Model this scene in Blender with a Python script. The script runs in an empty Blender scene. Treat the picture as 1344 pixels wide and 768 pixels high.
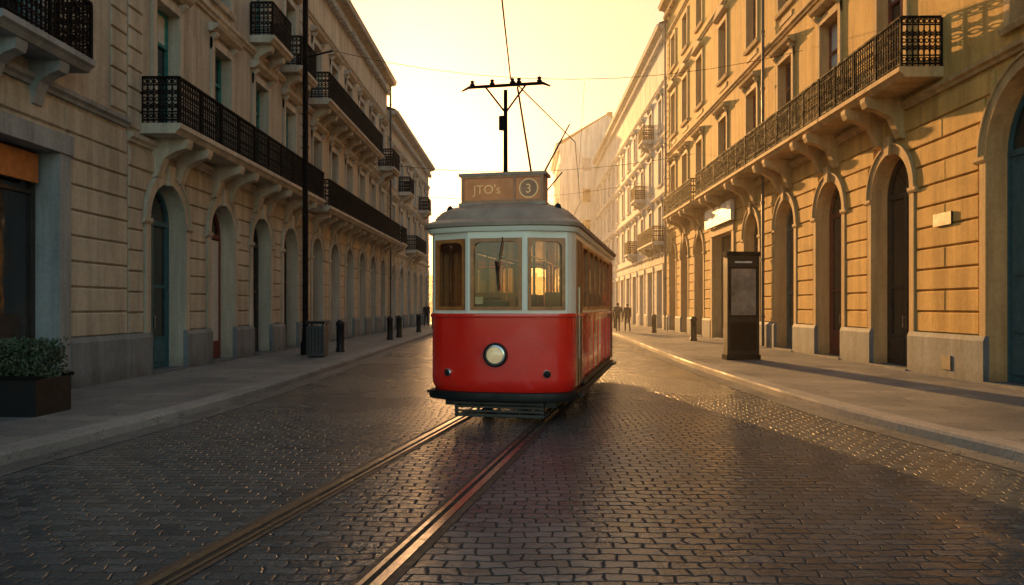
import bpy, math, random
from mathutils import Vector, Matrix
random.seed(7)
S=bpy.context.scene
# ------------------------------------------------------------------ materials
def newmat(name):
    m=bpy.data.materials.new(name); m.use_nodes=True
    nt=m.node_tree; b=nt.nodes['Principled BSDF']
    return m,nt,b
def N(nt,t,**k):
    n=nt.nodes.new(t)
    for a,v in k.items():
        if a in n.inputs.keys(): n.inputs[a].default_value=v
        else: setattr(n,a,v)
    return n
def noise(nt,vec,scale,detail=4,rough=.6,sc=None):
    if sc:
        mp=N(nt,'ShaderNodeMapping'); mp.inputs['Scale'].default_value=sc
        nt.links.new(vec,mp.inputs['Vector']); vec=mp.outputs[0]
    n=N(nt,'ShaderNodeTexNoise'); n.inputs['Scale'].default_value=scale
    n.inputs['Detail'].default_value=detail; n.inputs['Roughness'].default_value=rough
    nt.links.new(vec,n.inputs['Vector']); return n.outputs['Fac']
def ramp(nt,fac,p0,c0,p1,c1):
    r=N(nt,'ShaderNodeValToRGB'); e=r.color_ramp.elements
    e[0].position=p0; e[0].color=c0 if len(c0)==4 else (*c0,1)
    e[1].position=p1; e[1].color=c1 if len(c1)==4 else (*c1,1)
    nt.links.new(fac,r.inputs[0]); return r.outputs[0]
def mul(nt,a,b,f=1.0,mode='MULTIPLY'):
    m=N(nt,'ShaderNodeMixRGB'); m.blend_type=mode; m.inputs[0].default_value=f
    for i,x in ((1,a),(2,b)):
        if isinstance(x,tuple): m.inputs[i].default_value=(*x,1) if len(x)==3 else x
        else: nt.links.new(x,m.inputs[i])
    return m.outputs[0]
def bump(nt,h,strength,dist,prev=None):
    b=N(nt,'ShaderNodeBump'); b.inputs['Strength'].default_value=strength; b.inputs['Distance'].default_value=dist
    nt.links.new(h,b.inputs['Height'])
    if prev: nt.links.new(prev,b.inputs['Normal'])
    return b.outputs[0]
def stone(name,c1,c2,rough=.85,bs=.3,dirt=True,streak=.6):
    m,nt,b=newmat(name); tc=N(nt,'ShaderNodeTexCoord').outputs['Object']
    base=ramp(nt,noise(nt,tc,.9,5,.65),.3,c1,.72,c2)
    st=ramp(nt,noise(nt,tc,1.0,4,.7,(2.6,2.6,.22)),.36,(.46,.43,.40),.62,(1,1,1))
    col=mul(nt,base,st,streak)
    gr=ramp(nt,noise(nt,tc,14,4,.7),.3,(.80,.78,.76),.6,(1.05,1.04,1.03))
    col=mul(nt,col,gr,.7)
    if dirt:
        sx=N(nt,'ShaderNodeSeparateXYZ'); nt.links.new(tc,sx.inputs[0])
        ad=N(nt,'ShaderNodeMath',operation='ADD'); nt.links.new(sx.outputs[2],ad.inputs[0]); nt.links.new(noise(nt,tc,2.2,4),ad.inputs[1])
        dr=ramp(nt,ad.outputs[0],.45,(.38,.37,.37),1.0,(1,1,1)); col=mul(nt,col,dr,.8)
    nt.links.new(col,b.inputs['Base Color']); b.inputs['Roughness'].default_value=rough; b.inputs['Specular IOR Level'].default_value=.25
    nt.links.new(bump(nt,noise(nt,tc,7,6,.68),bs,.02),b.inputs['Normal']); return m
def simple(name,c,rough=.5,metal=0,var=.25,sc=6,coat=0,bs=.1,spec=.5):
    m,nt,b=newmat(name); tc=N(nt,'ShaderNodeTexCoord').outputs['Object']
    d=tuple(x*(1-var) for x in c); l=tuple(min(1,x*(1+var)) for x in c)
    n=noise(nt,tc,sc,5,.65)
    nt.links.new(ramp(nt,n,.3,d,.7,l),b.inputs['Base Color'])
    nt.links.new(ramp(nt,n,.3,(min(1,rough*1.25),)*3,.7,(rough*.8,)*3),b.inputs['Roughness'])
    b.inputs['Metallic'].default_value=metal; b.inputs['Coat Weight'].default_value=coat; b.inputs['Coat Roughness'].default_value=.08
    b.inputs['Specular IOR Level'].default_value=spec
    if bs: nt.links.new(bump(nt,noise(nt,tc,sc*5,2),bs,.004),b.inputs['Normal'])
    return m
def glassm(name,c=(.018,.022,.026),var=(.06,.05,.035),rough=.06):
    m,nt,b=newmat(name); tc=N(nt,'ShaderNodeTexCoord').outputs['Object']
    nt.links.new(ramp(nt,noise(nt,tc,.8,3,.6),.45,c,.75,var),b.inputs['Base Color'])
    b.inputs['Roughness'].default_value=rough; b.inputs['Specular IOR Level'].default_value=.8
    nt.links.new(bump(nt,noise(nt,tc,1.6,2),.25,.02),b.inputs['Normal']); return m
def cobble(name,c1,c2,bw,rh,mort,rough=.42,rot=0,bdist=.02,jo=(.02,.021,.024),hv=1.2,spec=.5):
    m,nt,b=newmat(name); tc=N(nt,'ShaderNodeTexCoord').outputs['Object']
    nz=N(nt,'ShaderNodeTexNoise'); nz.inputs['Scale'].default_value=1.3; nz.inputs['Detail'].default_value=2
    nt.links.new(tc,nz.inputs['Vector'])
    nz2=N(nt,'ShaderNodeTexNoise'); nz2.inputs['Scale'].default_value=9; nz2.inputs['Detail'].default_value=1
    nt.links.new(tc,nz2.inputs['Vector'])
    def off(n,s):
        a=N(nt,'ShaderNodeVectorMath',operation='SUBTRACT'); nt.links.new(n.outputs['Color'],a.inputs[0]); a.inputs[1].default_value=(.5,.5,.5)
        q=N(nt,'ShaderNodeVectorMath',operation='SCALE'); nt.links.new(a.outputs[0],q.inputs[0]); q.inputs['Scale'].default_value=s; return q.outputs[0]
    s1=N(nt,'ShaderNodeVectorMath',operation='ADD'); nt.links.new(tc,s1.inputs[0]); nt.links.new(off(nz,bw*.7),s1.inputs[1])
    s2=N(nt,'ShaderNodeVectorMath',operation='ADD'); nt.links.new(s1.outputs[0],s2.inputs[0]); nt.links.new(off(nz2,rh*.5),s2.inputs[1])
    mp=N(nt,'ShaderNodeMapping'); mp.inputs['Rotation'].default_value=(0,0,rot); nt.links.new(s2.outputs[0],mp.inputs[0])
    br=N(nt,'ShaderNodeTexBrick'); br.offset=.5; br.squash=1
    nt.links.new(mp.outputs[0],br.inputs['Vector'])
    br.inputs['Scale'].default_value=1; br.inputs['Brick Width'].default_value=bw; br.inputs['Row Height'].default_value=rh
    br.inputs['Mortar Size'].default_value=mort; br.inputs['Mortar Smooth'].default_value=1; br.inputs['Bias'].default_value=0
    br.inputs['Color1'].default_value=(*c1,1); br.inputs['Color2'].default_value=(*c2,1); br.inputs['Mortar'].default_value=tuple((x+y)/2 for x,y in zip(c1,c2))+(1,)
    fac=br.outputs['Fac']
    jf=ramp(nt,fac,.35,(0,0,0),.85,(1,1,1))
    big=noise(nt,tc,.35,5,.6)
    col=mul(nt,br.outputs['Color'],ramp(nt,big,.32,(.62,.63,.66),.68,(1.25,1.2,1.15)),.9)
    col=mul(nt,col,ramp(nt,noise(nt,tc,28,3,.7),.3,(.7,.7,.7),.7,(1.2,1.2,1.2)),.8)
    mx=N(nt,'ShaderNodeMixRGB'); nt.links.new(jf,mx.inputs[0]); nt.links.new(col,mx.inputs[1]); mx.inputs[2].default_value=(*jo,1)
    nt.links.new(mx.outputs[0],b.inputs['Base Color'])
    r=ramp(nt,big,.3,(rough*.75,)*3,.7,(rough*1.25,)*3)
    mr=N(nt,'ShaderNodeMixRGB'); nt.links.new(jf,mr.inputs[0]); nt.links.new(r,mr.inputs[1]); mr.inputs[2].default_value=(.9,.9,.9,1)
    nt.links.new(mr.outputs[0],b.inputs['Roughness']); b.inputs['Specular IOR Level'].default_value=spec
    inv=N(nt,'ShaderNodeMath',operation='SUBTRACT'); inv.inputs[0].default_value=1; nt.links.new(fac,inv.inputs[1])
    bw_=N(nt,'ShaderNodeRGBToBW'); nt.links.new(br.outputs['Color'],bw_.inputs[0])
    ad=N(nt,'ShaderNodeMath',operation='MULTIPLY_ADD'); nt.links.new(bw_.outputs[0],ad.inputs[0]); ad.inputs[1].default_value=hv; nt.links.new(inv.outputs[0],ad.inputs[2])
    ad2=N(nt,'ShaderNodeMath',operation='MULTIPLY_ADD'); nt.links.new(noise(nt,tc,11,3,.65),ad2.inputs[0]); ad2.inputs[1].default_value=.9; nt.links.new(ad.outputs[0],ad2.inputs[2])
    n2=bump(nt,ad2.outputs[0],.8,bdist)
    nt.links.new(n2,b.inputs['Normal']); return m

M={}
M['cob']=cobble('cobblestone',(.040,.055,.070),(.105,.125,.145),.20,.125,.014,.28,bdist=.014,jo=(.012,.015,.020),spec=.55)
M['slab']=cobble('pavement_slabs',(.13,.145,.16),(.20,.21,.215),.95,.55,.012,.6,0,.005,(.045,.045,.05),spec=.3)
M['kerb']=cobble('kerb_granite',(.22,.23,.24),(.28,.285,.29),3.0,1.3,.012,.8,0,.005,(.05,.05,.05),spec=.15)
M['gutter']=cobble('gutter_stone',(.09,.10,.11),(.14,.15,.155),.6,.5,.016,.6,0,.008,(.025,.025,.03),spec=.3)
M['ground']=stone('ground_dust',(.16,.15,.14),(.22,.21,.19),.9,.4,False)
M['steel']=simple('rail_steel',(.56,.53,.50),.24,1,.25,9,0,.1)
M['rust']=simple('rail_rust',(.06,.045,.038),.6,.2,.4,12)
M['groove']=simple('rail_groove',(.008,.008,.008),.8)
M['cream']=stone('sandstone_cream',(.43,.395,.32),(.56,.515,.425))
M['creamT']=stone('sandstone_trim',(.48,.44,.365),(.60,.555,.47),.8,.2)
M['ochre']=stone('sandstone_ochre',(.62,.38,.115),(.78,.52,.175))
M['ochreT']=stone('ochre_trim',(.54,.37,.17),(.66,.47,.24),.8,.2)
M['greyT']=stone('grey_stone_trim',(.27,.305,.33),(.37,.40,.42),.8,.2)
M['plinth']=stone('plinth_stone',(.17,.205,.235),(.25,.285,.315),.75,.35)
M['pale']=stone('pale_plaster_hazed',(.62,.58,.51),(.74,.70,.63),.85,.2)  # white plaster, with aerial haze also mixed into its colour
M['paleT']=stone('pale_trim',(.58,.54,.47),(.70,.66,.58),.8,.2)
M['sand2']=stone('sandstone_hazed',(.56,.46,.32),(.68,.58,.43))  # distance haze painted in: base colour lighter and warmer for the farther houses
M['roof']=stone('roof_tiles',(.16,.085,.055),(.25,.13,.08),.85,.7,False)
M['iron']=simple('wrought_iron',(.010,.008,.008),.8,0,.3,6,0,.1,.06)
M['glass']=glassm('window_glass')
M['teal']=simple('teal_paint',(.025,.20,.19),.45)
M['redw']=simple('oxblood_wood',(.16,.04,.028),.5)
M['dwood']=simple('dark_wood',(.035,.028,.024),.45)
M['white']=simple('white_wood',(.60,.60,.56),.5,0,.12)
M['bluedoor']=simple('blue_door_paint',(.035,.11,.14),.45)
M['zinc']=simple('zinc_pipe',(.06,.06,.065),.5,.3)
M['black']=simple('black_paint',(.012,.012,.013),.45,0,.25,6,0,.1,.3)
M['gate']=simple('lifeguard_paint',(.045,.04,.038),.5)
M['orange']=simple('orange_sign',(.45,.16,.04),.5)
M['signw']=simple('sign_white',(.60,.60,.58),.5)
# ------------------------------------------------------------------ geometry helpers
class P:
    def __init__(s): s.V=[]; s.F=[]
    def add(s,vs,fs):
        o=len(s.V); s.V+=vs; s.F+=[tuple(o+i for i in f) for f in fs]
def TF(O,U,Nn):
    return lambda u,d,z:(O[0]+u*U[0]+d*Nn[0],O[1]+u*U[1]+d*Nn[1],O[2]+z)
class Asm:
    def __init__(s,name,loc=(0,0,0)):
        s.name=name; s.loc=loc; s.parts={}; s.extra=[]
    def p(s,n,mat,smooth=False):
        if n not in s.parts: s.parts[n]=(P(),mat,smooth)
        return s.parts[n][0]
    def finish(s):
        e=bpy.data.objects.new(s.name,None); e.location=s.loc; e.empty_display_size=.5
        S.collection.objects.link(e); inv=Matrix.Translation(s.loc).inverted()
        for n,(p,mat,sm) in s.parts.items():
            if not p.F: continue
            me=bpy.data.meshes.new(n); me.from_pydata(p.V,[],p.F); me.materials.append(M[mat] if isinstance(mat,str) else mat)
            if sm:
                me.shade_smooth(); me.set_sharp_from_angle(angle=math.radians(38))
            me.validate(); o=bpy.data.objects.new(n,me); S.collection.objects.link(o)
            o.parent=e; o.matrix_parent_inverse=inv
        for o in s.extra:
            o.parent=e; o.matrix_parent_inverse=inv
        return e
def single(name,p,mat,smooth=False):
    me=bpy.data.meshes.new(name); me.from_pydata(p.V,[],p.F); me.materials.append(M[mat] if isinstance(mat,str) else mat)
    if smooth: me.shade_smooth(); me.set_sharp_from_angle(angle=math.radians(40))
    o=bpy.data.objects.new(name,me); S.collection.objects.link(o); return o
def box(p,T,u0,u1,d0,d1,z0,z1):
    p.add([T(u,d,z) for z in (z0,z1) for d in (d0,d1) for u in (u0,u1)],
          [(0,2,3,1),(4,5,7,6),(0,1,5,4),(2,6,7,3),(0,4,6,2),(1,3,7,5)])
def quad(p,T,a,b,c,e,d=0): p.add([T(x[0],d,x[1]) for x in (a,b,c,e)],[(0,1,2,3)])
def block(p,T,u0,u1,z0,z1,d,ch=.022):
    if u1-u0<.06 or z1-z0<.05: return
    v=[T(u0,0.003,z0),T(u1,0.003,z0),T(u1,0.003,z1),T(u0,0.003,z1),
       T(u0,d-ch,z0),T(u1,d-ch,z0),T(u1,d-ch,z1),T(u0,d-ch,z1),
       T(u0+ch,d,z0+ch),T(u1-ch,d,z0+ch),T(u1-ch,d,z1-ch),T(u0+ch,d,z1-ch)]
    f=[(8,9,10,11)]
    for a,b in ((0,4),(4,8)):
        for i in range(4):
            j=(i+1)%4; f.append((a+i,a+j,b+j,b+i))
    p.add(v,f)
def extr(p,T,u0,u1,prof,z=0):
    n=len(prof); v=[T(u0,d,z+h) for d,h in prof]+[T(u1,d,z+h) for d,h in prof]
    f=[(i,(i+1)%n,n+(i+1)%n,n+i) for i in range(n)]+[tuple(range(n)),tuple(range(2*n-1,n-1,-1))]
    p.add(v,f)
def arcring(p,T,c,zs,ri,ro,d0,d1,n=16,t0=0,t1=math.pi):
    v=[];f=[]
    for i in range(n+1):
        t=t0+(t1-t0)*i/n; cs,sn=-math.cos(t),math.sin(t)
        v+=[T(c+ri*cs,d0,zs+ri*sn),T(c+ri*cs,d1,zs+ri*sn),T(c+ro*cs,d1,zs+ro*sn),T(c+ro*cs,d0,zs+ro*sn)]
    for i in range(n):
        a=4*i;b=a+4
        for k in range(3): f.append((a+k,a+k+1,b+k+1,b+k))
    p.add(v,f)
def flatring(p,T,c,zs,ri,ro,n=8):
    v=[];f=[]
    for i in range(n):
        t=2*math.pi*i/n; v+=[T(c+ri*math.cos(t),0,zs+ri*math.sin(t)),T(c+ro*math.cos(t),.006,zs+ro*math.sin(t))]
    for i in range(n):
        a=2*i;b=2*((i+1)%n); f.append((a,a+1,b+1,b))
    p.add(v,f)
def revolve(p,T,cu,cz,prof,n=24):
    v=[];f=[]
    for r,d in prof:
        for i in range(n):
            t=2*math.pi*i/n; v.append(T(cu+r*math.cos(t),d,cz+r*math.sin(t)))
    for k in range(len(prof)-1):
        for i in range(n):
            j=(i+1)%n; f.append((k*n+i,k*n+j,(k+1)*n+j,(k+1)*n+i))
    f.append(tuple((len(prof)-1)*n+i for i in range(n))); p.add(v,f)
def revz(p,x,y,prof,n=20):
    v=[];f=[]
    for r,z in prof:
        for i in range(n):
            t=2*math.pi*i/n; v.append((x+r*math.cos(t),y+r*math.sin(t),z))
    for k in range(len(prof)-1):
        for i in range(n):
            j=(i+1)%n; f.append((k*n+i,k*n+j,(k+1)*n+j,(k+1)*n+i))
    f.append(tuple((len(prof)-1)*n+i for i in range(n))); f.append(tuple(range(n))); p.add(v,f)
def tube(p,a,b,r0,r1=None,n=8):
    r1=r0 if r1 is None else r1
    a=Vector(a);b=Vector(b);d=(b-a).normalized(); x=d.orthogonal().normalized(); y=d.cross(x)
    v=[];
    for c,r in ((a,r0),(b,r1)):
        for i in range(n):
            t=2*math.pi*i/n; v.append(tuple(c+x*(r*math.cos(t))+y*(r*math.sin(t))))
    f=[(i,(i+1)%n,n+(i+1)%n,n+i) for i in range(n)]+[tuple(range(n)),tuple(range(n,2*n))]
    p.add(v,f)
def poly(p,pts,r,n=6):
    for a,b in zip(pts,pts[1:]): tube(p,a,b,r,r,n)
def opening(W,R,T,u0,u1,z0,z1,a,b,h0,top,kind,depth,rad=.1,d=0):
    if kind=='arch':
        r=(b-a)/2; c=(a+b)/2; n=18
        pts=[(c-r*math.cos(math.pi*i/n),top-r+r*math.sin(math.pi*i/n)) for i in range(n+1)]
    elif kind=='round':
        pts=[(a+rad-rad*math.cos(t),top-rad+rad*math.sin(t)) for t in [math.pi/2*i/6 for i in range(7)]]
        pts+=[(b-rad+rad*math.sin(t),top-rad+rad*math.cos(t)) for t in [math.pi/2*i/6 for i in range(7)]]
    else: pts=[(a,top),(b,top)]
    if a-u0>1e-4: quad(W,T,(u0,z0),(a,z0),(a,z1),(u0,z1),d)
    if u1-b>1e-4: quad(W,T,(b,z0),(u1,z0),(u1,z1),(b,z1),d)
    if h0>z0: quad(W,T,(a,z0),(b,z0),(b,h0),(a,h0),d)
    for q,w in zip(pts,pts[1:]):
        if w[0]-q[0]>1e-5: quad(W,T,q,w,(w[0],z1),(q[0],z1),d)
    out=[(a,h0)]+pts+[(b,h0)]; loop=out+[out[0]]
    for q,w in zip(loop,loop[1:]):
        if abs(q[0]-w[0])+abs(q[1]-w[1])<1e-5: continue
        R.add([T(q[0],d,q[1]),T(w[0],d,w[1]),T(w[0],d-depth,w[1]),T(q[0],d-depth,q[1])],[(0,1,2,3)])
    return out
def railing(p,T,u0,u1,h):
    L=u1-u0
    box(p,T,u0,u1,-.03,.03,h-.05,h); box(p,T,u0,u1,-.014,.014,.06,.095); box(p,T,u0,u1,-.011,.011,h-.2,h-.17)
    box(p,T,u0,u1,-.011,.011,.24,.268)
    n=max(1,int(L/.115)); s=L/n
    for i in range(n+1):
        u=u0+i*s; w=.014 if i%10 else .028
        box(p,T,u-w,u+w,-w*.9,w*.9,0,h-.04)
    for i in range(n):
        c=u0+(i+.5)*s
        for zc,r in ((.168,.055),(h-.11,.055),(h*.5+.02,.056),(h*.5-.13,.05),(h*.5+.17,.05)):
            flatring(p,T,c,zc,r-.028,r)
        for sg in (1,-1):
            z0=h*.5+.02; 
            p.add([T(c-s*.45,.004,z0+sg*.05),T(c-s*.45,.004,z0+sg*.085),T(c+s*.45,.004,z0+sg*.25),T(c+s*.45,.004,z0+sg*.215)],[(0,1,2,3)])
            p.add([T(c+s*.45,.002,z0+sg*.05),T(c+s*.45,.002,z0+sg*.085),T(c-s*.45,.002,z0+sg*.25),T(c-s*.45,.002,z0+sg*.215)],[(0,1,2,3)])
BR=[(0,-.75),(.10,-.72),(.16,-.55),(.24,-.36),(.45,-.24),(.66,-.18),(.70,-.08),(.70,0),(0,0)]
def balcony(A,T,ua,ub,zf,proj=.9,h=1.02,bracks=(),tm='creamT',brk=1.0):
    st=A.p('balcony_slab',tm); ir=A.p('balcony_railing','iron')
    extr(st,T,ua,ub,[(.003,-.02),(proj-.12,-.02),(proj-.06,.06),(proj,.10),(proj,.20),(.003,.20)],zf-.2)
    for b in bracks:
        extr(st,T,b-.13,b+.13,[(d*brk*proj/.9+.004,z*brk) for d,z in BR],zf-.22)
    def T1(u,d,z): return T(u,proj-.06+d,zf+z)
    railing(ir,T1,ua+.04,ub-.04,h)
    for uu in (ua+.05,ub-.05):
        def T2(u,d,z,uu=uu): return T(uu+d,u,zf+z)
        railing(ir,T2,.03,proj-.07,h)
def wframe(A,T,a,b,z0,top,kind,dep,mat,style):
    fr=A.p('window_frames_'+mat,mat); d0=-dep+.015; d1=-dep+.075; w=b-a; c=(a+b)/2; fw=.065
    zt=top-w/2 if kind=='arch' else top
    box(fr,T,a+.002,a+fw,d0,d1,z0+.002,zt); box(fr,T,b-fw,b-.002,d0,d1,z0+.002,zt)
    if kind=='arch':
        arcring(fr,T,c,zt,w/2-.07,w/2-.002,d0,d1,16)
        box(fr,T,a+fw,b-fw,d0,d1+.02,zt-.06,zt+.06)
        for t in (.25,.5,.75):
            ang=math.pi*t; cs,sn=-math.cos(ang),math.sin(ang); r=w/2-.05
            fr.add([T(c+cs*.12-sn*.018,d1-.01,zt+.05+sn*.12+cs*.0),T(c+cs*.12+sn*.018,d1-.01,zt+.05+sn*.12),T(c+cs*r+sn*.018,d1-.01,zt+sn*r),T(c+cs*r-sn*.018,d1-.01,zt+sn*r)],[(0,1,2,3)])
        arcring(fr,T,c,zt+.05,.1,.14,d0,d1,8)
    else: box(fr,T,a+fw,b-fw,d0,d1,top-fw,top-.002)
    if style=='door':
        box(fr,T,c-.05,c+.05,d0,d1+.01,z0+.01,zt-.06)
        for s0,s1 in ((a+fw,c-.05),(c+.05,b-fw)):
            box(fr,T,s0,s1,d0,d1-.025,z0+.02,z0+.75); block(fr,lambda u,d,z:T(u,d1-.03+d,z),s0+.08,s1-.08,z0+.14,z0+.66,.03,.012)
            box(fr,T,s0,s0+.07,d0,d1-.01,z0+.75,zt-.06); box(fr,T,s1-.07,s1,d0,d1-.01,z0+.75,zt-.06)
            box(fr,T,s0+.07,s1-.07,d0,d1-.02,z0+1.9,z0+1.98)
        hd=A.p('door_handles','steel'); box(hd,T,c+.07,c+.1,d1,d1+.05,z0+.95,z0+1.25)
    elif style=='solid':
        box(fr,T,a+fw,b-fw,d0,d1-.02,z0+.02,zt-.06); n=2
        for k in range(n):
            s0=a+fw+(w-2*fw)*k/n; s1=a+fw+(w-2*fw)*(k+1)/n
            for q0,q1 in ((.15,.8),(.95,1.9),(2.05,zt-z0-.2)):
                if q1-q0>.2: block(fr,lambda u,d,z:T(u,d1-.023+d,z),s0+.1,s1-.1,z0+q0,z0+q1,.035,.015)
    elif style=='shop':
        box(fr,T,a+fw,b-fw,d0,d1,z0+.02,z0+.45)
        box(fr,T,a+fw,b-fw,d0,d1-.01,zt-.75 if kind!='arch' else z0+2.3,(zt-.68) if kind!='arch' else z0+2.37)
        n=max(1,int(w/1.3))
        for k in range(1,n): box(fr,T,a+w*k/n-.03,a+w*k/n+.03,d0,d1,z0+.45,zt-.06)
    elif style=='blind':
        box(A.p('roller_blind','white'),T,a+fw,b-fw,d0,d0+.02,z0+.5,zt-.1); box(fr,T,a+fw,b-fw,d0,d1,z0+.02,z0+.5)
    else:
        H=zt-z0; box(fr,T,c-.04,c+.04,d0,d1+.01,z0,zt-.02)
        box(fr,T,a+fw,b-fw,d0,d1,z0+.002,z0+.09)
        box(fr,T,a+fw,b-fw,d0,d1+.012,z0+H*.72,z0+H*.72+.07)
        for k in (.26,.49): box(fr,T,a+fw,b-fw,d0,d1-.025,z0+H*k,z0+H*k+.03)
        if random.random()<.4:
            q=random.choice((.25,.4,.6)); box(A.p('curtains','white'),T,a+fw,b-fw,d0-.003,d0+.004,zt-H*q,zt-fw)
def rustic(A,T,u0,u1,ops,z0,z1,rh,mat,d=.05):
    p=A.p('rusticated_blocks',mat); n=max(1,round((z1-z0)/rh)); rh=(z1-z0)/n
    for k in range(n):
        za=z0+k*rh; zb=za+rh-.03; cur=u0; iv=[]
        for c,r,sp,kind in ops:
            if kind=='arch':
                hw=r if za<sp else (math.sqrt(r*r-(za-sp)**2) if za-sp<r else 0)
            else: hw=r if za<sp else 0
            if hw>0: iv.append((cur,c-hw)); cur=c+hw
        iv.append((cur,u1))
        for a,b in iv:
            L=b-a
            if L<.08: continue
            m=max(1,round(L/2.2))
            if k%2 and L>2.2: cuts=[a]+[a+L*(i+.5)/m for i in range(m)]+[b]
            else: cuts=[a+L*i/m for i in range(m+1)]
            for q,w in zip(cuts,cuts[1:]): block(p,T,q+.006,w-.006,za,zb,d+random.uniform(-.004,.004))
CORN=[(.003,0),(.08,0),(.10,.10),(.16,.14),(.18,.26),(.36,.34),(.55,.38),(.58,.50),(.62,.56),(.003,.60)]
STR=[(.003,0),(.06,0),(.08,.06),(.14,.10),(.15,.18),(.003,.22)]
def building(name,T,u0,u1,gops,gz,floors,H,wall,trim,rb=None,plz=1.05,depth=12,plm='plinth',roofh=2.2,rrh=.46):
    mid=T((u0+u1)/2,-depth/2,0); A=Asm(name,(mid[0],mid[1],0))
    W=A.p('walls',wall); R=A.p('window_reveals',trim); G=A.p('window_glass','glass'); TR=A.p('stone_trim',trim); PL=A.p('plinth',plm)
    gops=sorted(gops,key=lambda o:o['c'])
    bd=[u0]+[(a['c']+a['w']/2+b['c']-b['w']/2)/2 for a,b in zip(gops,gops[1:])]+[u1]
    ro=[]; prev=u0
    for i,o in enumerate(gops):
        a=o['c']-o['w']/2; b=o['c']+o['w']/2; k=o.get('kind','arch'); dep=.42
        out=opening(W,R,T,bd[i],bd[i+1],0,gz,a,b,.13,o['top'],k,dep)
        G.add([T(x,-dep+.01,z) for x,z in out],[tuple(range(len(out)))])
        cw=.2
        if k=='arch':
            sp=o['top']-o['w']/2; arcring(TR,T,o['c'],sp,o['w']/2-.003,o['w']/2+cw,0,.075,20); arcring(TR,T,o['c'],sp,o['w']/2+cw,o['w']/2+cw+.05,0,.11,20)
            for s in (-1,1):
                x0,x1=sorted((o['c']+s*(o['w']/2-.003),o['c']+s*(o['w']/2+cw))); box(TR,T,x0,x1,.002,.075,plz,sp-.13)
                x0,x1=sorted((o['c']+s*(o['w']/2-.02),o['c']+s*(o['w']/2+cw+.14))); extr(TR,T,x0,x1,[(.002,0),(.09,0),(.12,.05),(.12,.12),(.002,.13)],sp-.13)
            TR.add([T(o['c']+x,d,z) for d in (0,.15) for x,z in ((-.10,o['top']-.04),(.10,o['top']-.04),(.17,o['top']+.42),(-.17,o['top']+.42))],[(4,5,6,7),(0,1,5,4),(1,2,6,5),(2,3,7,6),(3,0,4,7)])
            ro.append((o['c'],o['w']/2+cw+.06,sp,'arch'))
        else:
            for s in (-1,1):
                x0,x1=sorted((o['c']+s*(o['w']/2-.003),o['c']+s*(o['w']/2+.32))); box(TR,T,x0,x1,.002,.10,.13,o['top'])
            box(TR,T,o['c']-o['w']/2-.36,o['c']+o['w']/2+.36,.002,.13,o['top']-.003,o['top']+.34)
            ro.append((o['c'],o['w']/2+.38,o['top']+.38,'rect'))
        if a-prev>.05: 
            e=0 if k=='arch' else .325
            extr(PL,T,prev,a-e,[(.003,.0),(.12,.0),(.12,plz-.1),(.08,plz),(.003,plz)])
        prev=b+(0 if k=='arch' else .325)
        wframe(A,T,a,b,.16,o['top'],k,dep,o.get('fm','dwood'),o.get('st','door'))
        box(PL,T,a+.01,b-.01,-dep,.16 if k=='arch' else .05,.10,.17)
    if u1-prev>.05: extr(PL,T,prev,u1,[(.003,.0),(.12,.0),(.12,plz-.1),(.08,plz),(.003,plz)])
    rustic(A,T,u0+.01,u1-.01,ro,plz+.01,gz-.32,rrh,rb or wall)
    extr(TR,T,u0,u1,STR,gz-.26)
    zt=gz
    for fl in floors:
        z0,z1=fl['z0'],fl['z1']; fc=fl['cs']; w=fl['w']; bd=[u0]+[(a+b)/2 for a,b in zip(fc,fc[1:])]+[u1]
        for i,c in enumerate(fc):
            dep=.30; out=opening(W,R,T,bd[i],bd[i+1],z0,z1,c-w/2,c+w/2,fl['a'],fl['b'],'rect',dep)
            G.add([T(x,-dep+.01,z) for x,z in out],[tuple(range(len(out)))])
            wframe(A,T,c-w/2,c+w/2,fl['a'],fl['b'],'rect',dep,fl['fm'],'win')
            for s in (-1,1):
                x0,x1=sorted((c+s*(w/2-.003),c+s*(w/2+.17))); box(TR,T,x0,x1,.002,.07,fl['a'],fl['b'])
            box(TR,T,c-w/2-.17,c+w/2+.17,.002,.073,fl['b']-.003,fl['b']+.2)
            extr(TR,T,c-w/2-.25,c+w/2+.25,[(.003,-.12),(.10,-.12),(.14,-.02),(.14,0),(.003,.02)],fl['a'])
            hz=fl['b']+.32
            if fl.get('hood')=='ped':
                extr(TR,T,c-w/2-.32,c+w/2+.32,[(.003,0),(.12,0),(.24,.08),(.26,.13),(.003,.15)],hz)
                hw=w/2+.3; TR.add([T(c+x,d,hz+z) for d in (.1,.24) for x,z in ((-hw,.14),(hw,.14),(0,.55))],[(3,4,5),(0,3,5,2),(1,4,5,2)])
            elif fl.get('hood'):
                extr(TR,T,c-w/2-.32,c+w/2+.32,[(.003,0),(.12,0),(.26,.10),(.30,.18),(.003,.24)],hz)
                for s in (-1,1): extr(TR,T,c+s*(w/2+.1)-.07,c+s*(w/2+.1)+.07,[(.003,-.45),(.06,-.42),(.09,-.2),(.2,-.06),(.2,-.003),(.003,-.003)],hz)
            if fl.get('panel'):
                block(TR,T,c-w/2,c+w/2,z0+.2,fl['a']-.3,.035,.015)
        rustic(A,T,u0+.01,u0+.62,[],z0+.05,z1-.3,.42,rb or wall,.045); rustic(A,T,u1-.62,u1-.01,[],z0+.05,z1-.3,.42,rb or wall,.045)
        for a,b in fl.get('balc',[]):
            br=[c+s for c in fc for s in (-.55,.55) if a<c+s<b]
            balcony(A,T,a,b,fl['a']-.02,fl.get('proj',.9),fl.get('rh',1.02),br,tm=trim,brk=fl.get('brk',1))
        extr(TR,T,u0,u1,STR,z1-.22)
        zt=z1
    quad(W,T,(u0,zt),(u1,zt),(u1,H),(u0,H))
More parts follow.
